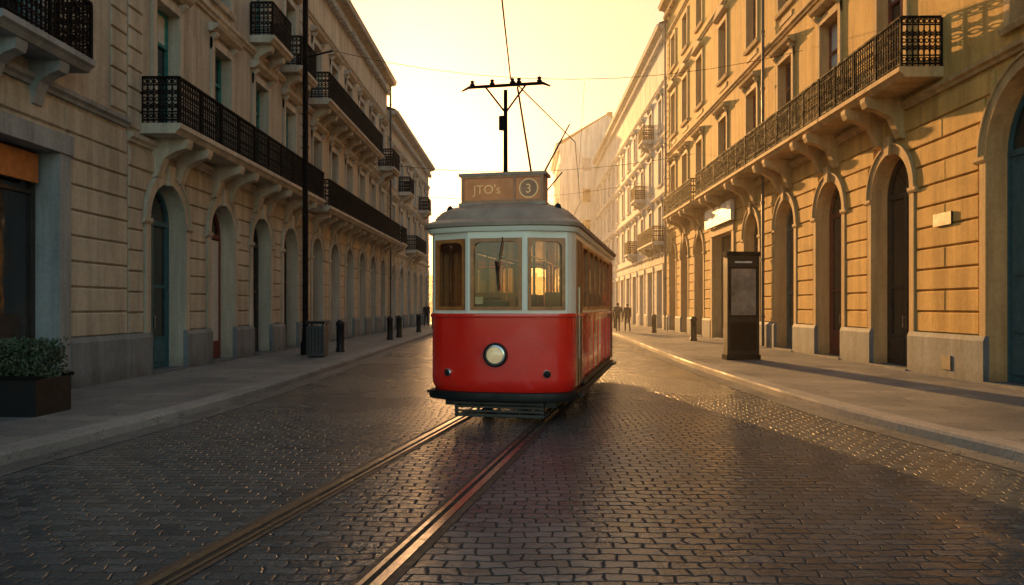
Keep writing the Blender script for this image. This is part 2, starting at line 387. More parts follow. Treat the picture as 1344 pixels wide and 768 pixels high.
    extr(TR,T,u0-.02,u1+.02,CORN,H-.6)
    n=int((u1-u0)/.42)
    for i in range(n):
        u=u0+(i+.5)*(u1-u0)/n; box(TR,T,u-.09,u+.09,.05,.30,H-.86,H-.62)
    SW=A.p('side_walls',wall)
    for u in (u0+.002,u1-.002): SW.add([T(u,0,0),T(u,-depth,0),T(u,-depth,H),T(u,0,H)],[(0,1,2,3)])
    for u in (u0+.002,u1-.002): SW.add([T(u,-.3,H-.01),T(u,-depth,H-.01),T(u,-depth/2,H+roofh-.1)],[(0,1,2)])
    SW.add([T(u0,-depth,0),T(u1,-depth,0),T(u1,-depth,H),T(u0,-depth,H)],[(0,1,2,3)])
    RF=A.p('roof','roof'); e=.15
    RF.add([T(u0-e,.5,H+.01),T(u1+e,.5,H+.01),T(u1+e,-depth/2,H+roofh),T(u0-e,-depth/2,H+roofh),T(u0-e,-depth-.4,H+.01),T(u1+e,-depth-.4,H+.01)],[(0,1,2,3),(3,2,5,4)])
    n=int((u1-u0)/7)
    for i in range(n):
        u=u0+(i+.5)*(u1-u0)/n; box(A.p('chimneys','roof'),T,u-.5,u+.5,-depth/2-1.2,-depth/2-.5,H+roofh*.6,H+roofh+1.3)
    return A
def pipe(A,T,u,zt,d=.2,name='drainpipe'):
    p=A.p(name,'zinc',True)
    tube(p,T(u,d,.16),T(u,d,zt),.055,.055,12)
    z=1.2
    while z<zt: tube(p,T(u,d,z),T(u,d,z+.09),.075,.075,12); z+=2.1
TL=TF((-8.3,0,0),(0,1,0),(1,0,0)); TR_=TF((9.0,0,0),(0,1,0),(-1,0,0))
A=building('shop_building',TL,0.5,15.75,[dict(c=4.8,w=3.6,top=4.35,kind='rect',st='shop'),dict(c=11.5,w=3.7,top=4.35,kind='rect',st='shop')],5.6,
  [dict(z0=5.6,z1=9.6,a=6.0,b=8.9,w=1.3,cs=[3.5,7.8,12.2],fm='teal',hood=1,balc=[(11.0,13.4)],proj=.7),dict(z0=9.6,z1=13.4,a=10.2,b=12.6,w=1.2,cs=[3.5,7.8,12.2],fm='teal',hood=1)],16.2,'cream','greyT','cream',plz=1.05)
box(A.p('sign_band','orange'),TL,9.8,13.2,-.30,-.2,3.78,4.28); box(A.p('shop_counter','dwood'),TL,10,13,-.37,-.36,.6,1.5)
A.finish()
lb=[17.55,20.75,23.85,26.8]
A=building('stone_townhouse',TL,15.78,28.6,[dict(c=lb[0],w=1.75,top=4.45,st='door',fm='bluedoor'),dict(c=lb[1],w=1.65,top=4.4,st='blind',fm='redw'),dict(c=lb[2],w=1.65,top=4.4,st='door',fm='dwood'),dict(c=lb[3],w=1.6,top=4.4,st='shop',fm='dwood')],5.35,
  [dict(z0=5.35,z1=9.5,a=5.6,b=8.55,w=1.15,cs=lb,fm='teal',hood=1,balc=[(16.3,28.3)],proj=.9,brk=1.15),
   dict(z0=9.5,z1=13.3,a=9.85,b=12.3,w=1.1,cs=lb,fm='teal',hood='ped',balc=[(22.9,24.8),(25.8,27.8)],proj=.75)],16.5,'cream','creamT')
pipe(A,TL,28.3,16); A.finish()
lb2=[30.3,33.1,35.9,38.7,41.5,44.3]
A=building('stone_townhouse',TL,28.64,46.0,[dict(c=c,w=1.5,top=4.35,st=random.choice(['door','shop','solid']),fm=random.choice(['dwood','bluedoor','redw'])) for c in lb2],5.25,
  [dict(z0=5.25,z1=9.3,a=5.5,b=8.3,w=1.15,cs=lb2,fm='redw',hood=1,balc=[(29.0,45.6)],proj=.9),
   dict(z0=9.3,z1=13.0,a=9.6,b=12.0,w=1.1,cs=lb2,fm='redw',hood=1,balc=[(29.0,40.1),(43.2,45.5)],proj=.9)],15.2,'sand2','creamT')
pipe(A,TL,46.1,15); A.finish()
lb3=[48,51.2,54.4,57.6,60.8,64]
A=building('stone_townhouse',TL,46.3,66,[dict(c=c,w=1.5,top=4.2,st='shop',fm='dwood') for c in lb3],5.2,
  [dict(z0=5.2,z1=8.8,a=5.6,b=8.0,w=1.15,cs=lb3,fm='dwood',hood=1,balc=[(47,49),(53.3,58.7)],proj=.8),
   dict(z0=8.8,z1=12.0,a=9.2,b=11.2,w=1.1,cs=lb3,fm='dwood',hood=1,balc=[(50.2,52.2),(59.8,61.8)],proj=.8)],13.6,'sand2','paleT')
A.finish()
rc=[3.6,8.6,13.5,18.8,22.55,26.35,30.2,34.6,39.2,42.7,46.0]
g=[dict(c=3.6,w=2.4,top=5.6,st='solid',fm='bluedoor'),dict(c=8.6,w=2.6,top=5.9,st='shop',fm='dwood'),dict(c=13.5,w=2.8,top=5.95,st='solid',fm='bluedoor'),
   dict(c=18.8,w=1.95,top=5.35,st='door',fm='dwood'),dict(c=22.55,w=1.9,top=5.3,st='door',fm='redw'),dict(c=26.35,w=1.9,top=5.3,st='door',fm='bluedoor'),dict(c=30.2,w=1.9,top=5.3,st='shop',fm='dwood'),
   dict(c=34.6,w=3.4,top=4.9,kind='rect',st='shop'),dict(c=39.2,w=1.9,top=5.3,st='shop'),dict(c=42.7,w=1.8,top=5.3,st='door'),dict(c=46.0,w=1.8,top=5.3,st='door')]
A=building('ochre_palazzo',TR_,0.5,48,g,6.5,
  [dict(z0=6.5,z1=11.2,a=6.8,b=10.1,w=1.35,cs=rc,fm='redw',hood=1,balc=[(16.5,21.0),(21.06,28.0),(28.06,36.2),(37.2,44.5)],proj=.95,rh=1.1,brk=1.3),
   dict(z0=11.2,z1=15.4,a=11.9,b=14.4,w=1.3,cs=rc,fm='redw',hood='ped',panel=1),
   dict(z0=15.4,z1=18.6,a=16.0,b=17.9,w=1.2,cs=rc,fm='dwood')],20.4,'ochre','ochreT')
box(A.p('sign_board','signw'),TR_,32.3,36.9,.14,.30,5.3,6.15); box(A.p('wall_plaque','black'),TR_,16.05,16.75,.06,.10,3.35,3.62)
box(A.p('vent_grille','dwood'),TR_,16.0,16.35,.12,.14,.3,.6)
pipe(A,TR_,28.25,20); pipe(A,TR_,47.8,20); pipe(A,TR_,11.2,20)
A.finish()
rc2=[50.4+3.8*i for i in range(12)]
A=building('white_townhouse',TR_,48.3,95,[dict(c=c,w=2.0,top=4.0,kind='rect',st='shop',fm='dwood') for c in rc2],5.2,
  [dict(z0=5.2,z1=9,a=5.8,b=8.2,w=1.2,cs=rc2,fm='dwood',hood=1,balc=[(49,55.6),(60.8,62.8)],proj=.8),
   dict(z0=9,z1=12.7,a=9.6,b=11.8,w=1.2,cs=rc2,fm='dwood',hood=1,balc=[(56.9,59.1)],proj=.8),
   dict(z0=12.7,z1=16.2,a=13.2,b=15.2,w=1.2,cs=rc2,fm='dwood',hood=1,balc=[(53.1,55.3)],proj=.8)],19.5,'pale','paleT')
A.finish()
TC=TF((4.6,0,0),(0,1,0),(-1,0,0)); rc3=[101,105,109,113]
A=building('gabled_house',TC,98,116,[dict(c=c,w=1.8,top=4,kind='rect',st='shop') for c in rc3],5.2,
  [dict(z0=z,z1=z+3.7,a=z+.6,b=z+2.8,w=1.2,cs=rc3,fm='dwood',hood=1) for z in (5.2,8.9,12.6,16.3)],22.5,'pale','paleT',roofh=3.8)
sw=A.p('gable_windows','glass'); gf=A.p('gable_window_surrounds','paleT')
TG_=TF((0,98,0),(1,0,0),(0,-1,0))
for z in (7,11,15,19):
    for x in (7.5,11.5):
        box(gf,TG_,x-.15,x+1.15,.01,.06,z-.15,z+1.85); quad(sw,TG_,(x,z),(x+1,z),(x+1,z+1.7),(x,z+1.7),.065)
A.finish()
for x,w,h in ((-34,16,9),(-16,15,7.5),(0,14,8.5),(16,15,9),(34,17,10)):
    TB=TF((x,230,0),(1,0,0),(0,-1,0)); cs=[-w/2+2.4+i*(w-4.8)/3 for i in range(4)]
    building('distant_house',TB,-w/2,w/2,[dict(c=c,w=1.5,top=3,kind='rect',st='shop') for c in cs],4,[dict(z0=4,z1=7.2,a=4.7,b=6.5,w=1.1,cs=cs,fm='dwood')],h,'sand2','paleT').finish()
# ------------------------------------------------------------------ ground
p=P(); p.add([(-1500,-600,-.01),(1500,-600,-.01),(1500,2500,-.01),(-1500,2500,-.01)],[(0,1,2,3)]); single('ground',p,'ground')
KR=[(-30,5.6),(0,5.6),(5,5.5),(7,5.38),(8.5,5.1),(10,4.82),(12,4.62),(15,4.5),(21,4.46),(27,4.6),(35,4.85),(43,5.0),(60,5.1),(90,5.0),(97,4.0),(230,4.0)]
KL=[(-30,-5.5),(0,-5.5),(6,-5.45),(8,-5.35),(10,-5.05),(13,-4.85),(21,-4.9),(30,-5.05),(43,-5.2),(60,-5.2),(230,-5.2)]
def interp(K,y):
    for (a,b),(c,d) in zip(K,K[1:]):
        if a<=y<=c:
            return b+(d-b)*(y-a)/(c-a)
    return K[-1][1]
def sm(K,y): return sum(interp(K,max(-30,min(229,y+o))) for o in (-1.5,-.75,0,.75,1.5))/5
ys=[-30+.5*i for i in range(200)]+[70+5*i for i in range(32)]
def strip(fa,fb,z,za=None):
    p=P(); v=[];f=[]
    for y in ys: v+=[(fa(y),y,z if za is None else za),(fb(y),y,z)]
    for i in range(len(ys)-1): f.append((2*i,2*i+1,2*i+3,2*i+2))
    p.add(v,f); return p
single('road',strip(lambda y:sm(KL,y)-.02,lambda y:sm(KR,y)+.02,0),'cob')
single('pavement',strip(lambda y:sm(KR,y)+.32,lambda y:9.3,.13),'slab'); single('pavement',strip(lambda y:-8.6,lambda y:sm(KL,y)-.32,.13),'slab')
for K,s in ((KL,-1),(KR,1)):
    p=P(); prof=[(0,-.02),(0.012,.10),(.035,.134),(.32,.138),(.325,.10)]
    v=[];f=[];n=len(prof)
    for y in ys:
        for d,z in prof: v.append((sm(K,y)+s*d,y,z))
    for i in range(len(ys)-1):
        for k in range(n-1): f.append((i*n+k,i*n+k+1,(i+1)*n+k+1,(i+1)*n+k))
    p.add(v,f); single('kerb',p,'kerb')
    single('gutter',strip(lambda y:sm(K,y)-s*.01,lambda y:sm(K,y)-s*.36,.005),'gutter')
def tc(y):
    f=lambda q:-.23+.186*(q-11.4)
    if y<=19: return f(y)
    t=min(1,(y-19)/22); x0=f(19); return x0+.186*22*(t-t**2+ t**3/3)
tk=Asm('tram_track',(0,10,0)); yy=[-12+.5*i for i in range(110)]+[43+6*i for i in range(25)]
def tstrip(part,mat,off0,off1,z):
    q=tk.p(part,mat); v=[];f=[]
    for y in yy:
        e=.05; dx=tc(y+e)-tc(y-e); L=math.hypot(dx,2*e); nx,ny=2*e/L,-dx/L
        for o in (off0,off1): v.append((tc(y)+nx*o,y+ny*o,z))
    for i in range(len(yy)-1): f.append((2*i,2*i+1,2*i+3,2*i+2))
    q.add(v,f)
for s in (-1,1):
    g0=s*.62
    tstrip('rail_bed_%d'%(s+1),'rust',g0-.13,g0+.13,.006)
    tstrip('rail_head_%d'%(s+1),'steel',g0+s*.0,g0+s*.065,.014)
    tstrip('rail_flange_%d'%(s+1),'groove',g0-s*.045,g0,.010)
    tstrip('rail_guard_%d'%(s+1),'steel',g0-s*.08,g0-s*.045,.013)
tk.finish()
# ------------------------------------------------------------------ tram
M['red']=simple('tram_red_paint',(.88,.018,.008),.26,0,.07,3,.9,.03)
M['ivory']=simple('tram_ivory_paint',(.88,.82,.70),.35,0,.05,3,.4,.03)
M['twood']=simple('tram_varnished_wood',(.42,.15,.04),.35,0,.3,8,.3)
M['troof']=simple('tram_roof_canvas',(.38,.27,.21),.5,0,.2,4)
M['chrome']=simple('chrome',(.6,.58,.55),.18,1,.05)
M['lens']=simple('lamp_lens',(.62,.46,.25),.06,0,.4,14,.8,.3)
lb_=M['lens'].node_tree.nodes['Principled BSDF']; lb_.inputs['Emission Color'].default_value=(1,.75,.4,1); lb_.inputs['Emission Strength'].default_value=.25
M['signface']=simple('sign_face',(.42,.15,.04),.3); sf=M['signface'].node_tree.nodes['Principled BSDF']; sf.inputs['Emission Color'].default_value=(1,.32,.06,1); sf.inputs['Emission Strength'].default_value=.10
M['amber']=simple('amber_letters',(.75,.50,.22),.5); ab=M['amber'].node_tree.nodes['Principled BSDF']; ab.inputs['Emission Color'].default_value=(1,.55,.2,1); ab.inputs['Emission Strength'].default_value=.18
m,nt,b=newmat('tram_glass'); nt.nodes.remove(b)
tr=N(nt,'ShaderNodeBsdfTransparent'); tr.inputs[0].default_value=(.94,.80,.58,1); gl=N(nt,'ShaderNodeBsdfGlossy'); gl.inputs['Roughness'].default_value=.03
fr=N(nt,'ShaderNodeFresnel'); fr.inputs[0].default_value=1.5; mx=N(nt,'ShaderNodeMixShader')
mm=N(nt,'ShaderNodeMath',operation='ADD'); nt.links.new(fr.outputs[0],mm.inputs[0]); mm.inputs[1].default_value=.03
nt.links.new(mm.outputs[0],mx.inputs[0]); nt.links.new(tr.outputs[0],mx.inputs[1]); nt.links.new(gl.outputs[0],mx.inputs[2])
nt.links.new(mx.outputs[0],nt.nodes['Material Output'].inputs[0]); M['tglass']=m
ang=math.radians(11); L=7.4; C=(-.39,10.5)
rx,ry=math.cos(ang),-math.sin(ang); dx_,dy_=math.sin(ang),math.cos(ang)
def TT(u,v,z): return (C[0]+u*rx+v*dx_,C[1]+u*ry+v*dy_,z)
tm=Asm('tram',(C[0]+dx_*L/2,C[1]+dy_*L/2,0))
hw=1.05
half=[(.40,0),(.60,.055),(.80,.125),(.94,.21),(1.01,.30),(1.05,.44),(1.05,L-.44),(1.01,L-.3),(.94,L-.21),(.80,L-.125),(.60,L-.055),(.40,L)]
outl=half+[(-u,v) for u,v in reversed(half)]
def off(o): return [(u*(1+o/hw),(v-L/2)*(1+o/(L/2))+L/2) for u,v in outl]
def loft(part,levels,cap0=False,cap1=True):
    n=len(outl); v=[];f=[]
    for o,z in levels: v+=[TT(u,w,z) for u,w in off(o)]
    for k in range(len(levels)-1):
        for i in range(n):
            j=(i+1)%n; f.append((k*n+i,k*n+j,(k+1)*n+j,(k+1)*n+i))
    if cap0: f.append(tuple(range(n)))
    if cap1: f.append(tuple((len(levels)-1)*n+i for i in range(n)))
    part.add(v,f)
loft(tm.p('lower_body','red',True),[(-.05,.44),(-.01,.52),(0,.62),(0,1.47)],True,True)
loft(tm.p('bumper','black',True),[(.0,.31),(.03,.32),(.04,.36),(.03,.43),(-.01,.44)],True,True)
loft(tm.p('belt_moulding','red',True),[(-.01,1.472),(.02,1.475),(.024,1.50),(.02,1.525),(-.02,1.53)],False,False)
loft(tm.p('eaves','ivory',True),[(-.02,2.66),(.035,2.665),(.05,2.70),(.05,2.73),(.0,2.735)],True,True)
loft(tm.p('roof_edge','troof',True),[(.04,2.733),(.085,2.74),(.09,2.79),(.05,2.825),(-.04,2.86)],False,False)
loft(tm.p('roof','troof',True),[(-.03,2.855),(-.05,2.91),(-.12,2.99),(-.24,3.06),(-.42,3.115),(-.62,3.145),(-.85,3.16)],False,True)
def seg(P0,P1):
    ux,uy=P1[0]-P0[0],P1[1]-P0[1]; l=math.hypot(ux,uy); ux/=l;uy/=l; nx,ny=uy,-ux
    return (lambda s,d,z:TT(P0[0]+ux*s+nx*d,P0[1]+uy*s+ny*d,z)),l
def twin(T,u0,u1,a,b,z0=1.53,z1=2.66,h0=1.575,top=2.57):
    opening(tm.p('window_band','ivory'),tm.p('window_band','ivory'),T,u0,u1,z0,z1,a,b,h0,top,'rect',.03)
    f=.05
    opening(tm.p('wood_frames','twood'),tm.p('wood_frames','twood'),T,a,b,h0,top,a+f,b-f,h0+f,top-f,'round',.05,.09,.012)
    quad(tm.p('window_glass','tglass'),T,(a+.01,h0+.01),(b-.01,h0+.01),(b-.01,top-.01),(a+.01,top-.01),-.03)
for flip in (0,1):
    g2=(lambda q:q) if not flip else (lambda q:(-q[0],L-q[1]))
    T,l=seg(g2((-.40,0)),g2((.40,0))); twin(T,0,l,.035,l-.035)
    T,l=seg(g2((.40,0)),g2((.96,.225))); twin(T,0,l,.045,l-.03)
    T,l=seg(g2((-.96,.225)),g2((-.40,0))); twin(T,0,l,.03,l-.045)
    for q0,q1 in (((.96,.225),(1.01,.30)),((1.01,.30),(1.05,.44)),((-1.05,.44),(-1.01,.30)),((-1.01,.30),(-.96,.225))):
        T,l=seg(g2(q0),g2(q1)); quad(tm.p('window_band','ivory'),T,(0,1.53),(l,1.53),(l,2.66),(0,2.66))
for flip in (0,1):
    g2=(lambda q:q) if not flip else (lambda q:(-q[0],L-q[1]))
    T,l=seg(g2((1.05,.44)),g2((1.05,L-.44)))
    e=.74
    n=6; w=(l-2*e)/n
    for i in range(n): twin(T,e+i*w,e+(i+1)*w,e+i*w+.04,e+(i+1)*w-.04)
    for a in (0,l-e):
        opening(tm.p('window_band','ivory'),tm.p('door_frame','twood'),T,a,a+e,1.53,2.66,a+.05,a+e-.05,1.53,2.58,'rect',.06)
        quad(tm.p('window_glass','tglass'),T,(a+.05,1.53),(a+e-.05,1.53),(a+e-.05,2.58),(a+.05,2.58),-.05)
        for x in (a+.05,a+e/2-.03,a+e-.09): box(tm.p('door_frame','twood'),T,x,x+.05,-.05,.014,.5,2.58)
        for x0,x1 in ((a+.1,a+e/2-.03),(a+e/2+.02,a+e-.09)): box(tm.p('door_panels','dwood'),T,x0,x1,-.03,.006,.5,1.52)
        box(tm.p('door_step','black'),T,a+.03,a+e-.03,.0,.10,.36,.40)
        tube(tm.p('grab_rails','chrome',True),T(a+.02,.05,.9),T(a+.02,.05,1.9),.014,.014,8)
    for i in range(n+1): box(tm.p('side_battens','red'),T,e+i*w-.015,e+i*w+.015,.0,.012,.56,1.39)
    box(tm.p('side_sill','black'),T,e,l-e,.0,.03,.46,.54)
box(tm.p('floor','dwood'),TT,-1,1,.3,L-.3,.9,.92)
box(tm.p('ceiling','ivory'),TT,-.98,.98,.3,L-.3,2.6,2.62)
for v in (1.25,):
    for u0,u1 in ((-1.0,-.7),(.7,1.0)): box(tm.p('partition','twood'),TT,u0,u1,v-.02,v+.02,.92,2.6)
for i in range(6):
    v=1.9+i*.72
    for u0,u1 in ((-.98,-.2),(.3,.98)):
        box(tm.p('seats','twood'),TT,u0,u1,v,v+.42,1.3,1.38); box(tm.p('seats','twood'),TT,u0,u1,v+.40,v+.45,1.38,1.86)
for v in (1.6,2.8,4.0,5.2): 
    for u in (-.2,.25): tube(tm.p('interior_poles','chrome',True),TT(u,v,.92),TT(u,v,2.6),.016,.016,8)
for u in (-.2,.25): tube(tm.p('interior_poles','chrome',True),TT(u,1.3,2.4),TT(u,6.2,2.4),.014,.014,8)
box(tm.p('driver_console','dwood'),TT,-.35,.1,.18,.42,.92,1.70); revz(tm.p('controller_wheel','chrome',True),TT(-.12,.3,0)[0],TT(-.12,.3,0)[1],[(.12,1.72),(.14,1.74),(.12,1.76)],16)
T,l=seg((-.40,0),(.40,0))
box(tm.p('windscreen_card','signw'),T,.08,.2,-.06,-.055,1.66,1.76)
tube(tm.p('wiper','black'),T(.5,.02,2.58),T(.42,.02,2.1),.008,.008,6); tube(tm.p('wiper','black'),T(.40,.022,2.25),T(.44,.022,1.85),.012,.008,6)
revolve(tm.p('headlamp_ring','black',True),T,.4,.96,[(.165,-.02),(.17,.03),(.165,.075),(.145,.085),(.137,.07),(.135,.05)],32)
revolve(tm.p('headlamp_reflector','chrome',True),T,.4,.96,[(.137,.072),(.118,.078),(.112,.068)],32)
revolve(tm.p('headlamp_lens','lens',True),T,.4,.96,[(.113,.066),(.10,.08),(.065,.092),(.03,.099),(.001,.10)],32)
for s in (-1,1):
    Tq,_=seg((-.80,.125),(-.60,.055)) if s<0 else seg((.60,.055),(.80,.125))
    revolve(tm.p('marker_lamp_rings','chrome',True),Tq,.1,.70,[(.055,-.02),(.055,.03),(.045,.04),(.04,.03)],20)
    revolve(tm.p('marker_lamp_lens','groove',True),Tq,.1,.70,[(.041,.03),(.02,.045),(.001,.048)],20)
def TS(u,d,z): return TT(u,.40-d,z)
sb=tm.p('sign_box','troof'); box(sb,TS,-.60,.60,-.36,0,3.10,3.50); box(sb,TS,-.64,.64,-.38,.035,3.50,3.54); box(sb,TS,-.64,.64,-.38,.03,3.07,3.115)
for x0,x1 in ((-.60,-.56),(.56,.60),(.17,.20)): box(tm.p('sign_frame','twood'),TS,x0,x1,.0,.03,3.115,3.50)
box(tm.p('sign_frame','twood'),TS,-.56,.56,.0,.028,3.115,3.15); box(tm.p('sign_frame','twood'),TS,-.56,.56,.0,.028,3.465,3.50)
quad(tm.p('sign_face','signface'),TS,(-.56,3.15),(.56,3.15),(.56,3.465),(-.56,3.465),.006)
revolve(tm.p('route_disc','amber',True),TS,.385,3.307,[(.14,.006),(.14,.012),(.122,.012)],28)
revolve(tm.p('route_disc_face','twood'),TS,.385,3.307,[(.122,.013),(.001,.0135)],28)
for txt,u,z,sz in (("JTO's",-.22,3.24,.18),('3',.385,3.24,.18)):
    cu=bpy.data.curves.new('lettering','FONT'); cu.body=txt; cu.size=sz; cu.align_x='CENTER'; cu.extrude=.004; cu.materials.append(M['amber'])
    o=bpy.data.objects.new('lettering',cu); S.collection.objects.link(o)
    o.matrix_world=Matrix.Translation(TS(u,.022,z))@Matrix.Rotation(-ang,4,'Z')@Matrix.Rotation(math.radians(90),4,'X')
    bpy.context.view_layer.update(); dg=bpy.context.evaluated_depsgraph_get(); me=bpy.data.meshes.new_from_object(o.evaluated_get(dg)); me.transform(o.matrix_world)
    bpy.data.objects.remove(o); o=bpy.data.objects.new('lettering',me); S.collection.objects.link(o); tm.extra.append(o)
for u in (-.78,.80):
    x,y,_=TT(u,.42,0); revz(tm.p('roof_lamps','black',True),x,y,[(.05,2.86),(.055,3.0),(.04,3.06),(.005,3.09)],14)
box(tm.p('roof_walkway','twood'),TT,-.28,.28,1.0,L-1.0,3.18,3.21)
for i in range(7): box(tm.p('walkway_battens','twood'),TT,-.26,.26,1.1+i*.85,1.16+i*.85,3.14,3.181)
box(tm.p('trolley_base','iron'),TT,-.25,.25,2.4,3.0,3.21,3.34)
ir=tm.p('current_collector','iron',True)
tube(ir,TT(0,.62,3.12),TT(0,.62,4.78),.035,.028,10)
tube(ir,TT(0,.62,4.45),TT(-.3,.62,4.84),.014,.014,8); tube(ir,TT(0,.62,4.45),TT(.3,.62,4.84),.014,.014,8)
tube(ir,TT(-.55,.62,4.85),TT(.55,.62,4.85),.024,.024,10)
for s in (-1,1): tube(ir,TT(s*.55,.62,4.85),TT(s*.66,.62,4.80),.022,.012,8)
for u in (-.5,-.2,.1,.2,.5): revz(ir,*TT(u,.62,0)[:2],[(.03,4.86),(.04,4.89),(.02,4.91),(.035,4.93),(.01,4.95)],10)
tube(ir,TT(-.05,.62,4.2),TT(-.05,.62,4.4),.05,.05,10)
tube(ir,TT(.1,2.7,3.3),TT(.12,.9,4.9),.02,.014,8); tube(ir,TT(-.12,2.7,3.3),TT(.18,6.3,5.6),.022,.014,8)
tube(ir,TT(.0,2.7,3.3),TT(.3,4.3,4.2),.012,.012,8)
box(tm.p('chassis','black'),TT,-.8,.8,.25,L-.25,.22,.40)
for v in (2.1,L-2.1):
    for u in (-.62,.62):
        tube(tm.p('wheels','rust',True),TT(u-.05,v,.33),TT(u+.05,v,.33),.32,.32,28)
    tube(tm.p('axle','rust',True),TT(-.6,v,.33),TT(.6,v,.33),.06,.06,10)
for s in (-.78,.78): box(tm.p('truck_frame','black'),TT,s-.04,s+.04,1.4,L-1.4,.2,.42)
lg=tm.p('lifeguard_slats','gate')
for z in (.09,.145,.20,.255): box(lg,TT,-.64,.64,.16,.19,z,z+.028)
for k in range(5): box(lg,TT,-.64,.64,.2+k*.09,.25+k*.09,.07,.09)
for u in (-.62,-.3,0,.3,.62): box(tm.p('lifeguard_stays','black'),TT,u-.02,u+.02,.191,.22,.07,.31)
tm.finish()
# ------------------------------------------------------------------ street furniture
def post(x,y,h=1.15,r=.13):
    p=P(); revz(p,x,y,[(r*1.15,.13),(r*1.15,.22),(r,.25),(r,h-.16),(r*1.12,h-.14),(r*1.12,h-.08),(r*.95,h-.02),(r*.5,h+.03),(.01,h+.04)]); single('bollard',p,'black',True)
for x,y in ((-6.05,25),(-6.0,34),(-6.0,36.5),(-6.1,44),(7.3,43),(7.35,33.2),(6.2,52),(-6.2,52)): post(x,y)
A=Asm('litter_bin',(-6.1,22.4,.13)); TI=TF((-6.1,22.4,.13),(1,0,0),(0,-1,0)); q=A.p('body','zinc')
box(q,TI,-.26,.26,-.24,.24,.05,.92); box(A.p('plinth','black'),TI,-.22,.22,-.2,.2,0,.05); box(A.p('lid','black'),TI,-.29,.29,-.27,.27,.98,1.06)
for a in (-.24,.20):
    for b in (-.22,.18): box(A.p('lid_posts','black'),TI,a,a+.04,b,b+.04,.92,.98)
for i in range(5): box(A.p('ribs','black'),TI,-.22+i*.1,-.19+i*.1,.24,.25,.12,.86)
A.finish()
A=Asm('utility_pole',(-6.75,23.4,.13)); revz(A.p('shaft','iron',True),-6.75,23.4,[(.14,.13),(.14,.5),(.10,.56),(.095,.9),(.085,.95),(.075,11.5),(.09,11.52),(.02,11.7)])
tube(A.p('bracket','iron'),(-6.75,23.4,9.3),(-5.9,23.4,9.5),.03); A.finish()
A=Asm('advertising_totem',(6.12,21.6,.13)); TK=TF((6.12,21.6,.13),(math.cos(.1),math.sin(.1),0),(math.sin(.1),-math.cos(.1),0))
box(A.p('body','black'),TK,-.46,.46,-.16,.16,.0,2.98); box(A.p('base','iron'),TK,-.49,.49,-.19,.19,0.005,.14); box(A.p('cap','iron'),TK,-.49,.49,-.19,.19,2.9,3.03)
M['poster']=simple('poster_paper',(.18,.17,.15),.35,0,.6,3,.5)
box(A.p('poster','poster'),TK,-.36,.36,.161,.168,1.25,2.55)
for q0 in ((-.41,-.36,1.2,2.6),(.36,.41,1.2,2.6),(-.36,.36,1.2,1.25),(-.36,.36,2.55,2.6)): box(A.p('poster_frame','iron'),TK,q0[0],q0[1],.161,.18,q0[2],q0[3])
box(A.p('header','signw'),TK,-.25,.25,.161,.166,2.71,2.76); box(A.p('lower_panel','iron'),TK,-.38,.38,.161,.166,.25,1.05); A.finish()
M['leaf']=simple('hedge_leaves',(.035,.06,.03),.6,0,.5,5)
A=Asm('hedge_planter',(-7.1,10.6,.13)); TH=TF((-7.1,10.6,.13),(1,0,0),(0,-1,0))
q=A.p('planter_box','black')
for b_ in ((-.5,.5,.36,.4,0,.5),(-.5,.5,-.4,-.36,0,.5),(-.5,-.46,-.36,.36,0,.5),(.46,.5,-.36,.36,0,.5)): box(q,TH,*b_)
box(A.p('planter_rim','iron'),TH,-.53,.53,.35,.43,.5,.55); box(A.p('planter_rim','iron'),TH,-.53,.53,-.43,-.35,.5,.55); box(A.p('soil','rust'),TH,-.46,.46,-.36,.36,.4,.45)
lf=A.p('foliage','leaf')
for i in range(5200):
    u,v,z=random.uniform(-.48,.48),random.uniform(-.38,.38),random.uniform(.5,1.0+.05*math.sin(random.random()*6))
    if max(abs(u)/.48,abs(v)/.38,(z-.5)/.5)<.72: continue
    c=Vector(TH(u,v,z)); a=Vector([random.gauss(0,1) for _ in range(3)]).normalized()*.03; b2=a.orthogonal().normalized()*.016
    lf.add([tuple(c-a),tuple(c+b2),tuple(c+a),tuple(c-b2)],[(0,1,2,3)])
A.finish()
A=Asm('overhead_wires',(0,20,5)); w=A.p('contact_wire','iron')
pts=[(-1.6,-6,5.5),(-.45,4,5.35),(-.25,8,5.0),(-.2,11.15,4.97),(1.2,18,5.5),(2.2,30,5.7),(2.4,60,5.8),(2.4,120,6)]; poly(w,pts,.010)
def sag(a,b,s,r=.008,n=10):
    a=Vector(a);b=Vector(b); pp=[]
    for i in range(n+1):
        t=i/n; c=a.lerp(b,t); c.z-=s*4*t*(1-t); pp.append(tuple(c))
    poly(A.p('span_wires','iron'),pp,r)
sag((-5.9,23.4,9.5),(8.9,24.5,9.8),.9); sag((-8.2,40,9.2),(8.9,40,9.6),.7,.012); sag((-8.2,58,10),(8.9,58,11),.6,.014)
sag((1.9,24,8.7),(1.7,24,5.6),0,.006,2)
sag((2.3,40,8.8),(2.3,40,5.75),0,.008,2)
A.finish()
